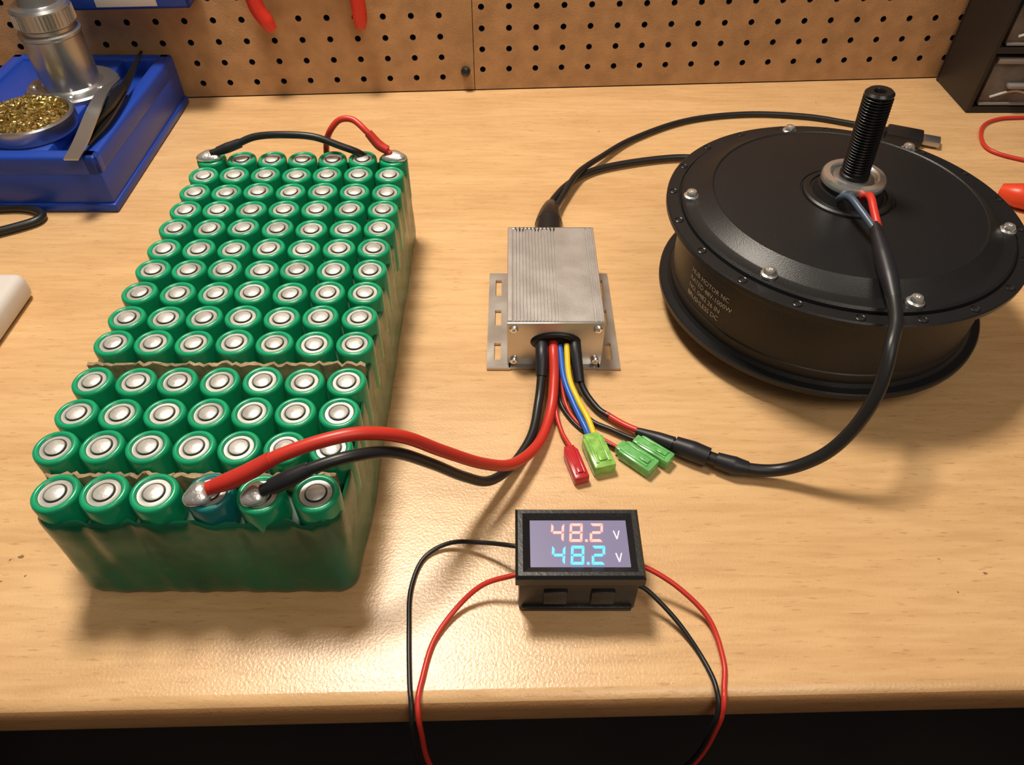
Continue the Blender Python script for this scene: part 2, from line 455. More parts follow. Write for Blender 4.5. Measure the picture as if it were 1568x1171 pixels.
tube('balance_wire_black', [(-.203, .455, .0745), (-.195, .457, .0765), (-.186, .459, .079), (-.173, .462, .083), (-.154, .461, .085), (-.133, .460, .084), (-.116, .459, .078), (-.104, .460, .072), (-.098, .468, .060)], 0.0024, M_blackw, bat)
tube('sleeve_black', [(-.1985, .456, .0758), (-.192, .4577, .0773), (-.183, .4597, .0798)], [0.0028, 0.0034, 0.0031], M_heat, bat)
tube('balance_wire_red', [(-.082, .455, .0745), (-.090, .458, .080), (-.097, .460, .088), (-.106, .466, .093), (-.115, .467, .0925), (-.122, .466, .086), (-.127, .468, .076), (-.130, .471, .062)], 0.0021, M_red, bat)
tube('sleeve_red', [(-.0838, .4560, .0765), (-.0895, .4577, .0795), (-.096, .4600, .0870)], [0.0030, 0.0034, 0.0029], M_redheat, bat)

# ------------------------------------------------------------------ controller
ctl = grp('motor_controller')
x0, x1, y0, y1, zt = -0.003, 0.0555, 0.3275, 0.4245, 0.037
prof = [(x0+.001, 0.002), (x0, 0.003), (x0, 0.012), (x0+.0008, 0.0125), (x0+.0008, 0.016), (x0, 0.0165), (x0, zt-.0015), (x0+.0006, zt), (x0+.003, zt), (x0+.0034, zt-.0012)]
gx = x0+.0045
for i in range(13):
    prof += [(gx, zt-.0014), (gx, zt-.0001), (gx+.0012, zt-.0001), (gx+.0012, zt-.0014)]; gx += .0021
prof += [(gx, zt-.0012), (gx, zt-.0003), (x1-.0062, zt-.0003), (x1-.0058, zt-.0012), (x1-.0050, zt-.0012), (x1-.0048, zt), (x1-.0030, zt), (x1-.0028, zt-.0010), (x1-.0020, zt-.0010), (x1-.0018, zt), (x1-.0006, zt), (x1, zt-.0015), (x1, 0.0165),
         (x1-.0008, 0.016), (x1-.0008, 0.0125), (x1, 0.012), (x1, 0.003), (x1-.001, 0.002)]
prism_y('extruded_case', prof, y0+.0012, y1-.0012, M_alu, ctl, angle=25)
box('front_plate', (x0, y0-.0006, .0015), (x1, y0+.0014, zt-.0006), M_alup, ctl, .0005)
box('rear_plate', (x0, y1-.0014, .0015), (x1, y1+.0006, zt-.0006), M_alup, ctl, .0005)
for i in range(11):
    box('rear_tooth_%d' % i, (x0+.005+.0026*i, y1-.0030, zt-.0012), (x0+.0060+.0026*i, y1-.0006, zt+.0001), M_groove, ctl)
for i, (sx, sz) in enumerate([(x0+.004, .006), (x1-.004, .006), (x0+.004, zt-.005), (x1-.004, zt-.005)]):
    lathe('plate_screw_%d' % (i+1), [(.0026, 0), (.0026, .0010), (.0020, .0018), (.0010, .0019), (.0009, .0008), (0.0001, .0008)], 16, (sx, y0-.0005, sz), M_chrome, ctl, rot=RX)
def ear(name, xa, xb, ya, yb):
    sgn = 1 if xb > xa else -1
    w = abs(xb-xa); s0, s1 = xa+sgn*w*.42, xa+sgn*w*.70
    L = yb-ya
    slots = [(ya+L*.08, ya+L*.24), (ya+L*.42, ya+L*.58), (ya+L*.74, ya+L*.92)]
    ys = [ya]+[q for s in slots for q in s]+[yb]
    k = 0
    def bx(xl, xr, yl, yr):
        nonlocal k; k += 1
        box('%s_%d' % (name, k), (min(xl, xr), yl, .0004), (max(xl, xr), yr, .0022), M_alup, ctl)
    bx(xa, s0, ya, yb); bx(s1, xb, ya, yb)
    for i in range(0, len(ys), 2): bx(s0, s1, ys[i], ys[i+1])
ear('ear_left', x0+.002, -0.0158, 0.3235, 0.4180)
ear('ear_right', x1-.002, 0.0675, 0.3235, 0.4180)
box('base_sheet', (x0+.001, .3240, .0004), (x1-.001, .4200, .0022), M_alup, ctl)
gc = V((0.0265, y0-.001, 0.0215))
torus('grommet', gc, .0060, .0019, M_black, ctl, rot=RX, sx=1.95)
lathe('grommet_hole', [(.0001, 0), (.0058, 0)], 28, gc+V((0, -.0002, 0)), M_hole, ctl, cap1=False, rot=Matrix(((1.95, 0, 0), (0, 1, 0), (0, 0, 1))) @ RX)
tube('strain_relief', [(0.026, .424, .017), (0.026, .440, .017), (0.027, .458, .017), (0.0285, .474, .015), (0.030, .490, .011)], [.0100, .0100, .0098, .0078, .0052], M_black, ctl, seg=20)
for i in range(5):
    torus('relief_rib_%d' % (i+1), (0.0268+.0006*i, .456+.0065*i, .0168-.0010*i), .0092-.0009*i, .0010, M_black, ctl, rot=RX, seg=24)

lead_r = [(25, 327, 20), (25, 319, 19), (25, 304, 12), (22.5, 284, 6), (15, 260, 7), (1, 238, 17), (-14, 225, 34), (-32, 214, 58), (-47, 206, 78), (-62, 200, 88), (-77, 195, 90), (-96, 189, 87), (-109, 184.5, 82), (-119, 182, 78), (-127, 181, 75)]
lead_b = [(18, 328, 22), (18, 318, 20), (17.5, 306, 13), (15.5, 290, 6.5), (11, 267, 4.5), (0, 245, 6), (-12, 229, 14), (-24, 220, 30), (-38, 210, 54), (-52, 200, 75), (-67, 191, 84), (-82, 185, 84), (-95, 181, 79.5), (-104, 180, 75)]
mm = lambda L: [(a/1000, b/1000, c/1000) for a, b, c in L]
tube('positive_lead', mm(lead_r), .0030, M_red, ctl, seg=16)
tube('negative_lead', mm(lead_b), .0027, M_blackw, ctl, seg=16)
tube('positive_sleeve', mm([(-100, 187.8, 85.8), (-109, 184.5, 82), (-118, 182.2, 78.4), (-124.5, 181.2, 76)]), [.0034, .0037, .0038, .0033], M_redheat, ctl, seg=16)
tube('negative_sleeve', mm([(-84, 184.6, 83.5), (-92, 181.9, 80.8), (-100, 180.4, 77)]), [.0032, .0038, .0036], M_heat, ctl, seg=16)
tube('negative_entry_sleeve', mm([(18, 326, 21), (18, 317, 19.5), (17.5, 306, 13)]), [.0040, .0040, .0033], M_heat, ctl, seg=16)
tube('phase_entry_sleeve', mm([(38, 327, 21), (38.5, 320, 18), (40.5, 305, 9)]), [.0038, .0038, .0030], M_heat, ctl, seg=16)
tube('phase_wire_black', mm([(38.5, 320, 18), (42, 303, 8), (50, 289, 4), (57, 282, 4)]), .0019, M_blackw, ctl)
tube('phase_wire_red', mm([(55, 284, 4), (60, 279.5, 4), (66, 274.5, 4.5), (73, 270, 5)]), .0019, M_red, ctl)
tube('phase_wire_low', mm([(35, 323, 18), (34, 300, 6), (45, 281, 3), (57, 273, 3), (68, 266.5, 3), (77, 262, 4)]), .0015, M_blackw, ctl)
tube('signal_wire_red', mm([(28, 325, 18), (25.5, 292, 7), (28, 273, 3.5), (33.5, 258, 4)]), .0013, M_red, ctl)
tube('signal_wire_red_b', mm([(29, 325, 17), (31, 296, 5), (38, 279, 2.5), (50, 268, 2.5), (62, 257, 4)]), .0011, M_red, ctl)
tube('signal_wire_blue', mm([(29, 325, 20), (31, 305, 12.5), (36.5, 287, 8), (42, 273, 5), (45, 262, 5)]), .0018, M_blue, ctl)
tube('signal_wire_yellow', mm([(33, 325, 21), (34, 305, 13), (38.5, 291, 9), (44, 278, 6), (47.5, 263, 5)]), .0018, M_yellow, ctl)
tube('signal_wire_black', mm([(27, 325, 17), (28, 298, 4), (35, 281, 1.8), (46, 269, 2), (60, 259, 3)]), .0012, M_blackw, ctl)
def connector(name, p0, p1, w, h, z, m):
    obox(name, p0, p1, w, h, z, m, ctl, .0012)
    a = V((*p0, 0)); b = V((*p1, 0)); d = (b-a).normalized(); n = V((-d.y, d.x, 0))
    q = a-d*.003
    obox(name+'_collar', (q.x, q.y), (q.x+d.x*.006, q.y+d.y*.006), w*.72, h*.8, z+h*.1, m, ctl, .0008)
    for s in (-.28, .28):
        e = a+n*w*s; f = a.lerp(b, .86)+n*w*s
        obox(name+'_rib', (e.x, e.y), (f.x, f.y), w*.14, .0008, z+h-.0002, m, ctl, .0003)
    e = a.lerp(b, .55)
    obox(name+'_latch', (e.x, e.y), (e.x+d.x*.006, e.y+d.y*.006), w*.34, .0012, z+h-.0002, m, ctl, .0003)
    e = a.lerp(b, .15); f = a.lerp(b, .8)
    obox(name+'_terminal', (e.x, e.y), (f.x, f.y), w*.45, .0012, z+h*.45, M_steel, ctl, .0002)
connector('red_bullet_connector', (.0325, .256), (.038, .236), .0085, .0065, .0006, M_redconn)
connector('green_connector', (.0450, .264), (.0510, .2425), .0125, .0080, .0006, M_yconn)
connector('green_connector_b', (.0620, .2580), (.0775, .2435), .0105, .0070, .0006, M_gconn)
connector('green_connector_c', (.0715, .2620), (.0875, .2485), .0085, .0070, .0010, M_gconn)
tube('sensor_cable', mm([(27, 480, 12), (29, 492, 9), (34, 508, 7), (46, 531, 5), (66, 552, 4), (97, 565, 4), (137, 574, 4), (161, 571, 5), (178, 556, 9), (188, 530, 20), (192, 500, 30), (193, 482, 34)]), .0027, M_blackw, ctl)
tube('throttle_cable', mm([(31, 480, 12), (35, 494, 9), (41, 511, 8), (54, 541, 9), (76, 572, 6), (107, 607, 3.5), (159, 641, 3), (216, 654, 3), (270, 650, 3), (307, 637, 3), (336, 620, 5)]), .0025, M_blackw, ctl)
obox('plug_body', (.334, .6165), (.362, .6040), .021, .0085, .0006, M_black, ctl, .002)
obox('plug_neck', (.322, .622), (.336, .6158), .010, .0068, .0015, M_black, ctl, .002)
obox('plug_tip', (.361, .6045), (.375, .5985), .0125, .0045, .0026, M_steel, ctl, .0004)

# ------------------------------------------------------------------ hub motor
mot = grp('hub_motor')
MC = (0.2005, 0.3860)
c0 = (MC[0], MC[1], 0)
drum = [(.030, .0004), (.060, .0006), (.080, .004), (.090, .010), (.0935, .0145), (.1008, .0150), (.1016, .0158), (.1016, .0188), (.1008, .0196), (.0965, .0198), (.0948, .0218), (.0944, .028), (.0937, .0285), (.0937, .0620), (.0944, .0625), (.0948, .0690),
        (.0965, .0712), (.1044, .0718), (.1052, .0726), (.1052, .0752), (.1044, .0760), (.0978, .0762), (.0974, .0754), (.0968, .0754), (.0964, .0775), (.0950, .0788), (.0890, .0792), (.0882, .0795), (.0800, .0852), (.0794, .0856), (.0786, .0856), (.0780, .0850), (.0772, .0851), (.045, .0868),
        (.0275, .0873), (.0270, .0866), (.0262, .0866), (.0257, .0880), (.0245, .0888), (.0222, .0888), (.0218, .0880), (.0205, .0880), (.0195, .0900), (.0185, .0925), (.0160, .0930)]
lathe('hub_shell', drum, 128, c0, M_motor, mot, cap0=True, angle=22)
lathe('collar', [(.0170, .0920), (.0172, .0935), (.0165, .0950), (.0150, .0955)], 48, c0, M_black, mot)
lathe('lock_ring', [(.0150, .0952), (.0176, .0955), (.0182, .0962), (.0182, .0990), (.0174, .1003), (.0140, .1006), (.0132, .0998), (.0128, .0975), (.0118, .0970)], 56, c0, M_chrome, mot, cap1=False)
lathe('inner_seat', [(.0120, .0965), (.0118, .0988), (.0105, .0994), (.0085, .0994)], 48, c0, M_steel, mot)
# helical thread on the axle
def axle():
    seg = 36; pitch = .00165; z0, z1 = .1035, .1478; n = int((z1-z0)/pitch*6)
    vs = []; fs = []
    def ring(f): 
        for j in range(seg):
            a = 2*math.pi*j/seg; r, z = f(a); vs.append((MC[0]+r*math.cos(a), MC[1]+r*math.sin(a), z))
    ring(lambda a: (.0084, .0960)); ring(lambda a: (.0084, .1018)); ring(lambda a: (.0072, .1024)); ring(lambda a: (.0072, .1034))
    for i in range(n+1):
        z = z0+(z1-z0)*i/n
        def f(a, z=z):
            ph = ((z-z0)/pitch+a/(2*math.pi)) % 1.0
            t = abs(ph*2-1); return (.0067+.0013*min(1, t*1.25), z)
        ring(f)
    ring(lambda a: (.0078, .1484)); ring(lambda a: (.0078, .1491)); ring(lambda a: (.0066, .1503)); ring(lambda a: (.0034, .1503)); ring(lambda a: (.0030, .1498)); ring(lambda a: (.0026, .1480))
    m_ = len(vs)//seg
    for i in range(m_-1):
        for j in range(seg):
            k = (j+1) % seg; fs.append([i*seg+j, i*seg+k, (i+1)*seg+k, (i+1)*seg+j])
    fs.append([(m_-1)*seg+j for j in range(seg)])
    return mk('threaded_axle', vs, fs, M_axle, mot, angle=40)
axo = axle()
axo.data.transform(Matrix.Translation((MC[0], MC[1], .097)) @ Matrix.Rotation(math.radians(-3.2), 4, 'Y') @ Matrix.Translation((-MC[0], -MC[1], -.097)))
for i, (sx, sy) in enumerate([(.113, .395), (.138, .317), (.210, .2965), (.282, .361), (.268, .456), (.191, .4775)]):
    d = V((sx, sy, 0))-V((MC[0], MC[1], 0)); d = d.normalized()*.0910
    lathe('cover_screw_%d' % (i+1), [(.0046, .0788), (.0046, .0802), (.0040, .0806), (.0034, .0808), (.0034, .0822), (.0028, .0832), (.0014, .0835), (.0012, .0826), (.0002, .0826)], 24, (MC[0]+d.x, MC[1]+d.y, 0), M_chrome, mot)
vs = []; fs = []; vs2 = []; fs2 = []
for i in range(20):
    a = 2*math.pi*(i+.35)/20
    p = (MC[0]+.1011*math.cos(a), MC[1]+.1011*math.sin(a), .07615)
    v, f, _ = lathe_data([(.0027, -.0003), (.0027, .0002), (.0023, .0004), (.0019, .0002), (.0018, -.0003)], 16, p); b = len(vs); vs += v; fs += [[q+b for q in g] for g in f]
    v, f, _ = lathe_data([(.0019, -.00005), (.0001, -.00005)], 16, p); b = len(vs2); vs2 += v; fs2 += [[q+b for q in g] for g in f]
mk('spoke_hole_rims', vs, fs, M_axle, mot); mk('spoke_holes', vs2, fs2, M_hole, mot)
def wraptext(txt, z, ang0, size, nm):
    cu = bpy.data.curves.new(nm, 'FONT'); cu.body = txt; cu.size = size; cu.resolution_u = 2
    to = bpy.data.objects.new(nm+'_tmp', cu); scene.collection.objects.link(to)
    bpy.context.view_layer.update()
    me = bpy.data.meshes.new_from_object(to.evaluated_get(bpy.context.evaluated_depsgraph_get()))
    vs = [v.co.copy() for v in me.vertices]; fs = [list(p.vertices) for p in me.polygons]
    bpy.data.objects.remove(to)
    R = .0940; out = []
    for v in vs:
        a = ang0+v.x/R; out.append((MC[0]+R*math.cos(a), MC[1]+R*math.sin(a), z+v.y))
    mk(nm, out, fs, M_print, mot, smooth=False)
for i, t in enumerate(['HUB MOTOR NC', 'RATED 48V-1000W', 'NO. 0482 26 IN', 'BRUSHLESS DC']):
    wraptext(t, .0500-.0056*i, math.radians(196), .0046, 'print_%d' % (i+1))
tube('wire_blue', mm([(189, 371, 93), (188.5, 367, 97), (189.5, 360, 101), (192, 349, 100), (196, 336, 97)]), .0020, M_greyblue, mot)
tube('wire_red', mm([(201, 370, 93), (200.5, 366, 98), (199.5, 358, 102.5), (198.5, 347, 100.5), (198, 335, 97)]), .0022, M_red, mot)
cab = [(197.5, 339, 97), (196, 325, 95), (195, 305, 91), (193.5, 288, 87), (190, 273, 84.5), (184.6, 261, 81), (182, 252.5, 73), (179, 245.5, 60), (172.5, 240.5, 41), (162, 238, 24), (146, 239.5, 10), (127, 242.5, 6.5), (106, 251, 7), (90, 259, 7), (80, 265, 6), (71, 270, 5)]
tube('motor_cable', mm(cab), [.0032, .0036, .0037, .0036, .0034, .0034, .0034, .0034, .0034, .0034, .0034, .0036, .0036, .0036, .0030, .0022], M_blackw, mot, seg=16)
tube('cable_sleeve', mm([(196.5, 331, 96), (195.6, 317, 93.5), (194.6, 302, 90.5), (193.6, 289, 87.2)]), [.0034, .0046, .0047, .0036], M_heat, mot, seg=16)
tube('splice_sleeve_a', mm([(128, 242.3, 6.8), (121, 244.4, 6.8), (112, 248.3, 6.8)]), [.0040, .0052, .0044], M_heat, mot, seg=16)
tube('splice_sleeve_b', mm([(108, 250, 6.8), (100, 254.3, 6.8), (91, 258.8, 6.8)]), [.0054, .0058, .0050], M_heat, mot, seg=16)
tube('splice_sleeve_c', mm([(90, 259.2, 6.5), (82, 263.8, 6), (72, 269.6, 5)]), [.0046, .0040, .0026], M_heat, mot, seg=16)

# ------------------------------------------------------------------ voltmeter
met = grp('panel_voltmeter')
X0, X1, Y0, Y1, ZT = .0015, .0596, .1620, .1988, .0340
box('body', (X0+.0015, Y0+.0022, .0003), (X1-.0015, Y1-.0022, .0275), M_black, met, .0012)
for i, xx in enumerate((.0145, .0365)):
    box('side_clip_%d' % (i+1), (xx, Y0+.0006, .008), (xx+.011, Y0+.0026, .019), M_black, met, .0005)
box('base_lip', (X0+.003, Y0+.0010, .0003), (X1-.003, Y0+.004, .0040), M_black, met, .0006)
sx0, sx1, sy0, sy1 = .0083, .0536, .1686, .1935
def loop(x0, x1, y0, y1, z): return [(x0, y0, z), (x1, y0, z), (x1, y1, z), (x0, y1, z)]
lv = [loop(X0+.0004, X1-.0004, Y0+.0004, Y1-.0004, ZT-.0075), loop(X0, X1, Y0, Y1, ZT-.0065), loop(X0, X1, Y0, Y1, ZT-.0015), loop(X0+.0012, X1-.0012, Y0+.0012, Y1-.0012, ZT),
      loop(X0+.0034, X1-.0034, Y0+.003, Y1-.003, ZT), loop(sx0-.0004, sx1+.0004, sy0-.0004, sy1+.0004, ZT-.0018), loop(sx0, sx1, sy0, sy1, ZT-.0022), loop(sx0, sx1, sy0, sy1, ZT-.0040)]
vs = [p for l in lv for p in l]; fs = []
for l in range(len(lv)-1):
    for i in range(4): k = (i+1) % 4; fs.append([l*4+i, l*4+k, (l+1)*4+k, (l+1)*4+i])
fs.append([0, 1, 2, 3][::-1])
mk('bezel', vs, fs, M_black, met, angle=15)
box('screen', (sx0-.0002, sy0-.0002, ZT-.0040), (sx1+.0002, sy1+.0002, ZT-.0026), M_screen, met)
SZ = ZT-.0025
SEG = {'4': 'fgbc', '8': 'abcdefg', '2': 'abged'}
def digit(ch, x, y, w, h, m, nm):
    t = .0013; g = .00025; sl = .08
    S = {'a': [(g, h), (w-g, h), (w-t, h-t), (t, h-t)], 'd': [(t, t), (w-t, t), (w-g, 0), (g, 0)],
         'g': [(t*.6, h/2), (t, h/2+t/2), (w-t, h/2+t/2), (w-t*.6, h/2), (w-t, h/2-t/2), (t, h/2-t/2)],
         'f': [(0, h-g), (t-g, h-t-g), (t-g, h/2+t/2+g), (0, h/2+g)], 'e': [(0, h/2-g), (t-g, h/2-t/2-g), (t-g, t+g), (0, g)],
         'b': [(w, h-g), (w, h/2+g), (w-t+g, h/2+t/2+g), (w-t+g, h-t-g)], 'c': [(w, h/2-g), (w, g), (w-t+g, t+g), (w-t+g, h/2-t/2-g)]}
    vs = []; fs = []
    for s in SEG[ch]:
        b = len(vs); P = S[s]; n = len(P)
        vs += [(x+p[0]+p[1]*sl, y+p[1], SZ) for p in P]+[(x+p[0]+p[1]*sl, y+p[1], SZ+.0002) for p in P]
        fs.append([b+n+i for i in range(n)])
        for i in range(n): k = (i+1) % n; fs.append([b+i, b+k, b+n+k, b+n+i])
    mk(nm, vs, fs, m, met, smooth=False)
for r_, (yy, hh, m_, cn) in enumerate([(.1818, .0098, M_ledr, 'red'), (.1700, .0096, M_ledb, 'cyan')]):
    for j, (ch, xx) in enumerate([('4', .0178), ('8', .0265), ('2', .0360)]):
        digit(ch, xx, yy, .0060, hh, m_, '%s_digit_%d' % (cn, j+1))
    box('%s_point' % cn, (.0339, yy, SZ), (.0350, yy+.0012, SZ+.0002), m_, met)
    yv = yy+.0014
    for k, (a, b) in enumerate([((.0474, yv+.0044), (.0487, yv)), ((.0500, yv+.0044), (.0487, yv))]):
        tube('%s_v_%d' % (cn, k+1), [(a[0], a[1], SZ+.0001), (b[0], b[1], SZ+.0001)], .00030, M_ledw, met, seg=6, sub=2)
W = .00115
tube('lead_black_l', mm([(6, 188, 16), (-.5, 189.5, 15.5), (-14, 195, 9), (-31, 198, 4), (-44, 191, 1.3), (-49, 174, 1.3), (-48, 154, 1.3), (-45.5, 130, 1.3), (-44, 121, 1.2), (-43.5, 115.3, -3), (-44, 112.3, -14), (-44.5, 111, -50), (-44, 110, -110)]), W, M_blackw, met)
tube('lead_red_l', mm([(6, 174, 16), (-.5, 173.5, 15), (-14, 171.5, 10), (-26, 163, 4), (-36, 148, 1.4), (-40, 130, 1.3), (-41, 121, 1.2), (-40.5, 115.3, -3), (-40, 112.3, -14), (-39.5, 111, -50), (-32, 110, -110)]), W*1.1, M_red, met)
tube('lead_red_r', mm([(56, 178, 16), (64, 177, 16), (79, 169, 11), (92, 157, 4), (95.5, 139, 1.4), (93.5, 127, 1.3), (92.5, 122, 1.2), (92, 118, -3), (91, 115, -14), (89, 113, -50), (78, 111, -110)]), W*1.1, M_red, met)
tube('lead_black_r', mm([(56, 170, 12), (62.5, 168.5, 12), (75, 157.5, 6), (84, 145, 1.3), (89, 132, 1.3), (90, 124, 1.2), (90, 118.5, -2.5), (89, 115, -14), (87, 113, -50), (74, 112, -110)]), W, M_blackw, met)

# ------------------------------------------------------------------ soldering stand (blue tray)
st = grp('soldering_iron_stand')
bx0, bx1, by0, by1 = -0.455, -0.3105, 0.4990, 0.6825
box('base_flange', (bx0-.001, by0-.002, .0005), (bx1+.0015, by1+.001, .0075), M_bluepl, st, .0015)
box('tray_body', (bx0, by0, .006), (bx1, by1, .034), M_bluepl, st, .002)
box('rim_front', (bx0, by0, .030), (bx1, by0+.012, .0470), M_bluepl, st, .003, 3)
box('rim_right', (bx1-.012, by0, .030), (bx1, by1, .0470), M_bluepl, st, .003, 3)
box('rim_back', (bx0, by1-.010, .030), (bx1, by1, .0470), M_bluepl, st, .003, 3)
box('rim_left', (bx0, by0, .030), (bx0+.012, by1, .0470), M_bluepl, st, .003, 3)
box('deck', (bx0+.008, by0+.008, .030), (-0.352, by1-.008, .0445), M_bluepl, st, .002)
box('divider', (-0.356, 0.600, .030), (bx1-.004, 0.608, .0440), M_bluepl, st, .002)
SC = (-.378, .5470)
lathe('sponge_cup', [(.028, .044), (.0335, .0450), (.0345, .0480), (.0345, .0560), (.0335, .0572), (.0315, .0572), (.0308, .0560), (.0300, .0500), (.0002, .0500)], 64, (*SC, 0), M_steel, st, cap1=False)
random.seed(3)
vs = []; fs = []
for i in range(320):
    a = random.uniform(0, 6.283); rr = .0275*math.sqrt(random.random()); cx, cy = SC[0]+rr*math.cos(a), SC[1]+rr*math.sin(a)
    q = random.uniform(.0016, .0036); ph = random.uniform(0, 6.28); dz = .0055*(1-(rr/.029)**2)
    ux = V((random.uniform(-1, 1), random.uniform(-1, 1), random.uniform(-.6, .6))).normalized(); uz = ux.cross(V((random.uniform(-1, 1), random.uniform(-1, 1), 1))).normalized()
    b = len(vs); n = 10
    cc = V((cx, cy, .0560+dz+random.uniform(-.001, .0012)))
    w_ = ux.cross(uz)*.0005
    for k in range(n):
        t = ph+k*.62; p = cc+ux*q*math.cos(t)+uz*q*math.sin(t)
        vs += [p-w_, p+w_]
    for k in range(n-1): fs.append([b+2*k, b+2*k+1, b+2*k+3, b+2*k+2])
mk('brass_wool', vs, fs, M_brass, st)
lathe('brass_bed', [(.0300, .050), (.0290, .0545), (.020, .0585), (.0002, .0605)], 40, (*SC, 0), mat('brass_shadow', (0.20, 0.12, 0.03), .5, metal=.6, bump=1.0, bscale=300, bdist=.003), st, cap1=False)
HC = (-.374, .6180)
lathe('holder_barrel', [(.0370, .0440), (.0370, .0475), (.0355, .0490), (.0250, .0495), (.0232, .0510), (.0228, .0540), (.0228, .0900), (.0238, .0910), (.0238, .0930), (.0205, .0945), (.0205, .0970), (.0225, .0985), (.0225, .1110), (.0210, .1130), (.0150, .1140), (.0140, .1170), (.0140, .1500), (.0120, .1520)], 64, (*HC, 0), M_steel, st, cap0=True)
vs = []; fs = []
for i in range(48):
    a = 2*math.pi*i/48; c_, s_ = math.cos(a), math.sin(a); t = V((-s_, c_, 0))*.0008; o = V((HC[0]+.0222*c_, HC[1]+.0222*s_, 0)); n = V((c_, s_, 0))*.0011; b = len(vs)
    for z in (.0995, .1100): vs += [o-t+V((0, 0, z)), o+n+V((0, 0, z)), o+t+V((0, 0, z))]
    fs += [[b, b+1, b+4, b+3], [b+1, b+2, b+5, b+4], [b, b+1, b+2], [b+3, b+4, b+5]]
mk('knurling', vs, fs, M_steel, st)
for i, a in enumerate((-70, -20, 200)):
    lathe('holder_screw_%d' % i, [(.003, .0490), (.003, .0505), (.002, .0512)], 16, (HC[0]+.0300*math.cos(math.radians(a)), HC[1]+.0300*math.sin(math.radians(a)), 0), M_chrome, st)

tw = grp('tweezers')
def blade(name, pts, ws, th, m, parent):
    path = catmull(pts, 6); n = len(path); vs = []; fs = []
    for i, p in enumerate(path):
        t = (path[min(i+1, n-1)]-path[max(i-1, 0)]).normalized(); s = t.cross(V((0, 0, 1))).normalized()
        u = i/(n-1)*(len(ws)-1); k = min(int(u), len(ws)-2); w = ws[k]+(ws[k+1]-ws[k])*(u-k)
        nn = s.cross(t)
        vs += [p-s*w-nn*th, p+s*w-nn*th, p+s*w+nn*th, p-s*w+nn*th]
    for i in range(n-1):
        for k in range(4): fs.append([i*4+k, i*4+(k+1) % 4, (i+1)*4+(k+1) % 4, (i+1)*4+k])
    fs += [[0, 1, 2, 3], [(n-1)*4+k for k in range(4)]]
    mk(name, vs, fs, m, parent)
blade('arm_upper', [(-.3225, .4900, .0500), (-.3225, .5120, .0530), (-.3225, .5450, .0610), (-.3280, .5800, .0600), (-.3300, .6130, .0550)], [.0052, .0056, .0054, .0046, .0012], .0007, M_steel, tw)
blade('arm_lower', [(-.3230, .5120, .0505), (-.3180, .5450, .0530), (-.3200, .5900, .0545), (-.3260, .6300, .0535), (-.3290, .6650, .0560)], [.0060, .0055, .0045, .0030, .0010], .0007, M_axle, tw)
blade('tip_guard', [(-.3220, .5290, .0545), (-.3190, .5600, .0570), (-.3180, .5900, .0580)], [.0040, .0048, .0030], .0016, M_axle, tw)

bn = grp('storage_bin')
wallbox('bin_bottom', -.375, -.274, -.038, -.004, .0950, .0980, M_bluepl, bn, .001)
wallbox('bin_back', -.375, -.274, -.007, -.001, .0950, .1450, M_bluepl, bn, .001)
wallbox('bin_front', -.375, -.274, -.038, -.035, .0950, .1150, M_bluepl, bn, .001)
wallbox('bin_label', -.350, -.300, -.0388, -.0378, .0975, .1130, M_white, bn, .0003)
for i, u in enumerate((-.375, -.277)): wallbox('bin_side_%d' % (i+1), u, u+.003, -.038, -.002, .0950, .1350, M_bluepl, bn, .001)

pl = grp('pliers')
def on(x, z, d=0.012): return (x, wy(x)-d, z)
tube('grip_left', [on(-.2150, .0660), on(-.2190, .0740), on(-.2250, .0890), on(-.2240, .115), on(-.2050, .150)], [.0045, .0068, .0070, .0068, .0055], M_redtool, pl, seg=16)
tube('grip_right', [on(-.1370, .0660), on(-.1360, .0740), on(-.1360, .0890), on(-.1400, .115), on(-.1580, .150)], [.0045, .0065, .0066, .0066, .0055], M_redtool, pl, seg=16)
tube('arm_l', [on(-.207, .146), on(-.195, .165), on(-.182, .180), on(-.172, .205), on(-.176, .235)], [.0045, .005, .007, .006, .002], M_steel, pl)
tube('arm_r', [on(-.156, .146), on(-.168, .165), on(-.181, .180), on(-.190, .205), on(-.186, .235)], [.0045, .005, .007, .006, .002], M_steel, pl)
lathe('pivot', [(.007, 0), (.007, .009), (.005, .011)], 20, on(-.1815, .181, .010), M_chrome, pl, rot=RX)
tube('peg_hook', [on(-.1815, .20, .0005), on(-.1815, .20, .022), on(-.1815, .208, .024)], .002, M_steel, pl)

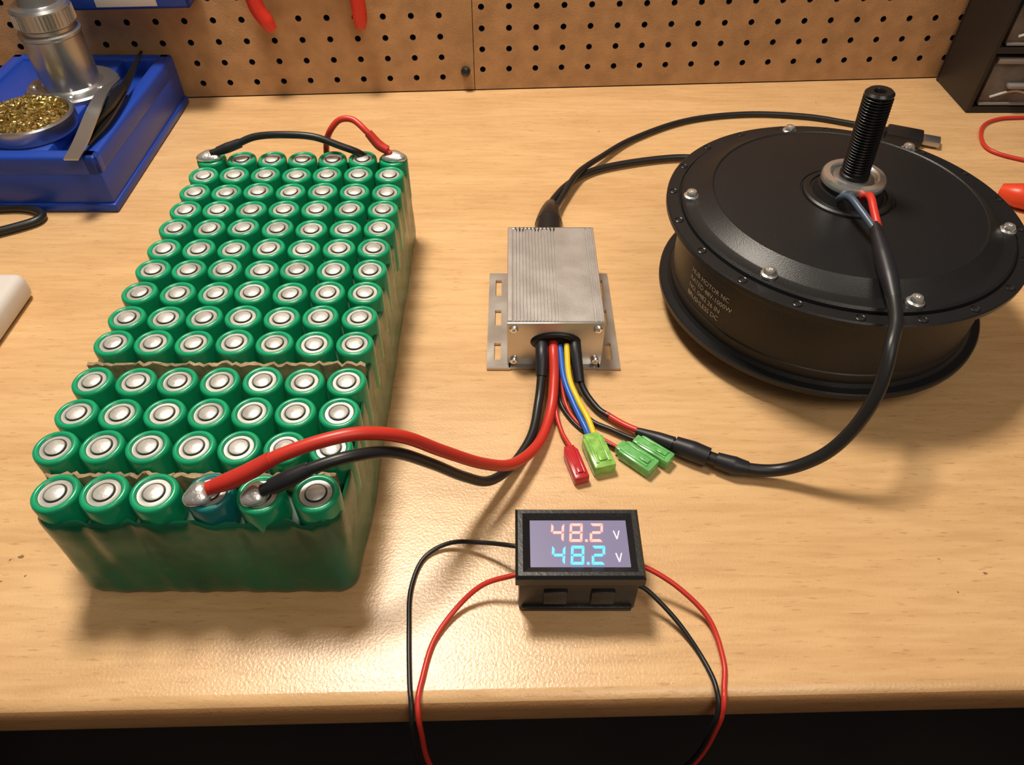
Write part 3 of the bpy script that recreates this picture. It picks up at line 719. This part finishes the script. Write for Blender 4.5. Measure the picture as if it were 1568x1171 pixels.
# ------------------------------------------------------------------ drawer cabinet (right)
cb = grp('drawer_cabinet')
cx0, cx1, cy0, cy1, ch = .426, .636, .6620, .7320, .330
box('side_left', (cx0, cy0, .0005), (cx0+.004, cy1, ch), M_cab, cb, .001)
box('side_right', (cx1-.004, cy0, .0005), (cx1, cy1, ch), M_cab, cb, .001)
box('back', (cx0, cy1-.004, .0005), (cx1, cy1, ch), M_cab, cb)
box('cap', (cx0, cy0, ch-.004), (cx1, cy1, ch), M_cab, cb, .001)
for r_ in range(6):
    z0 = .0005+r_*.0545
    box('shelf_%d' % r_, (cx0+.003, cy0, z0), (cx1-.003, cy1-.003, z0+.0055), M_cab, cb, .0006)
    for k in range(3):
        a = cx0+.009+k*.0655; b = a+.0600
        if r_ == 5: continue
        box('drawer_%d_%d' % (r_, k), (a, cy0+.0035, z0+.0065), (b, cy1-.008, z0+.0500), M_drawer, cb, .001)
        box('drawer_lip_%d_%d' % (r_, k), (a, cy0+.0005, z0+.0450), (b, cy0+.0045, z0+.0500), M_drawedge, cb, .0008)
        box('drawer_foot_%d_%d' % (r_, k), (a, cy0+.0008, z0+.0065), (b, cy0+.0045, z0+.0090), M_drawedge, cb, .0008)
        box('drawer_pull_%d_%d' % (r_, k), (a+.018, cy0-.004, z0+.0240), (b-.018, cy0+.004, z0+.0275), M_drawedge, cb, .001)
        tube('contents_%d_%d' % (r_, k), [(a+.008, cy0+.0028, z0+.014), (a+.03, cy0+.0028, z0+.020), (b-.008, cy0+.0028, z0+.013)], .0012, M_white, cb)

rl = grp('test_lead')
tube('red_cable', mm([(560, 640, 2), (520, 652, 2), (474, 650, 2), (450, 647, 2), (431, 635, 2), (418.5, 612, 2), (417, 590, 2), (438, 574, 2), (475, 562, 2), (530, 548, 2), (590, 560, 2)]), .0016, M_red, rl)

sc = grp('side_cutters')
tube('grip_a', mm([(388, 515, 9), (398, 506, 10), (418, 496, 10), (445, 492, 9)]), [.0055, .0095, .0095, .007], M_orange, sc, seg=16)
tube('grip_b', mm([(398, 468, 9), (412, 466, 10), (430, 472, 10), (452, 482, 9)]), [.0055, .0085, .0085, .007], M_orange, sc, seg=16)
tube('jaw_a', mm([(443, 491, 9), (465, 488, 8), (485, 482, 7), (503, 481, 6)]), [.0055, .0085, .0075, .002], M_steel, sc)
tube('jaw_b', mm([(450, 481, 8), (466, 484, 8), (484, 489, 8), (503, 484, 6)]), [.0055, .0080, .0075, .002], M_steel, sc)
lathe('pivot', [(.006, .004), (.006, .0165), (.004, .018)], 20, (.470, .486, 0), M_chrome, sc)

ps = grp('power_strip')
box('housing', (-.395, .180, .0005), (-.3290, .3980, .0200), M_white, ps, .006, 4)
for i in range(4):
    yy = .215+i*.045
    lathe('socket_%d' % (i+1), [(.0165, .0198), (.0165, .0206), (.0150, .0206), (.0145, .0202), (.0002, .0202)], 32, (-.3640, yy, 0), M_white, ps, cap1=False)
    for s in (-.006, .006): box('slot_%d' % i, (-.3640+s-.001, yy-.004, .0202), (-.3640+s+.001, yy+.004, .0206), M_hole, ps)
pc = grp('power_cord')
tube('cord', mm([(-520, 480, 4), (-450, 490, 4), (-405, 497, 4), (-382, 498, 4), (-366, 491, 4), (-364, 482, 4), (-375, 473, 4), (-400, 460, 4), (-440, 445, 4), (-520, 435, 4)]), .0032, M_blackw, pc)

# ------------------------------------------------------------------ centre pivots
bpy.context.view_layer.update()
for o in list(scene.objects):
    if o.type == 'EMPTY':
        P = [V(c) for ch_ in o.children for c in ch_.bound_box]
        c = V(((min(p.x for p in P)+max(p.x for p in P))/2, (min(p.y for p in P)+max(p.y for p in P))/2, min(p.z for p in P)))
        o.location = c
        for ch_ in o.children: ch_.location = -c

# ------------------------------------------------------------------ lights
def area(name, loc, target, size, power, col, sy=None):
    l = bpy.data.lights.new(name, 'AREA'); l.energy = power; l.color = col; l.size = size
    if sy: l.shape = 'RECTANGLE'; l.size_y = sy
    o = bpy.data.objects.new(name, l); scene.collection.objects.link(o); o.location = loc
    o.rotation_euler = (V(target)-V(loc)).to_track_quat('-Z', 'Y').to_euler()
    return o
area('bench_lamp_light', (-.20, .57, 1.02), (0.06, .33, 0), .20, 13.5, (1.0, .90, .76))
area('added_fill_light', (.5, -.5, 1.55), (0.05, .5, 0), .8, 9.5, (1.0, .88, .73))  # unseen fill lamp added behind the camera to lift the darker corners
w = bpy.data.worlds.new('World'); scene.world = w; w.use_nodes = True
w.node_tree.nodes['Background'].inputs['Color'].default_value = (.50, .42, .36, 1)
w.node_tree.nodes['Background'].inputs['Strength'].default_value = 0.26

# ------------------------------------------------------------------ camera
cd = bpy.data.cameras.new('Camera'); cam = bpy.data.objects.new('Camera', cd); scene.collection.objects.link(cam)
cd.sensor_width = 36; cd.sensor_fit = 'HORIZONTAL'; cd.lens = 36*1132/1568
cam.location = (0, 0, .33); cam.rotation_euler = (math.radians(43.5), 0, 0); cd.clip_start = .01
scene.camera = cam
for o in scene.objects:
    if o.parent is None: o.location.z += .75
scene.view_settings.view_transform = 'Standard'
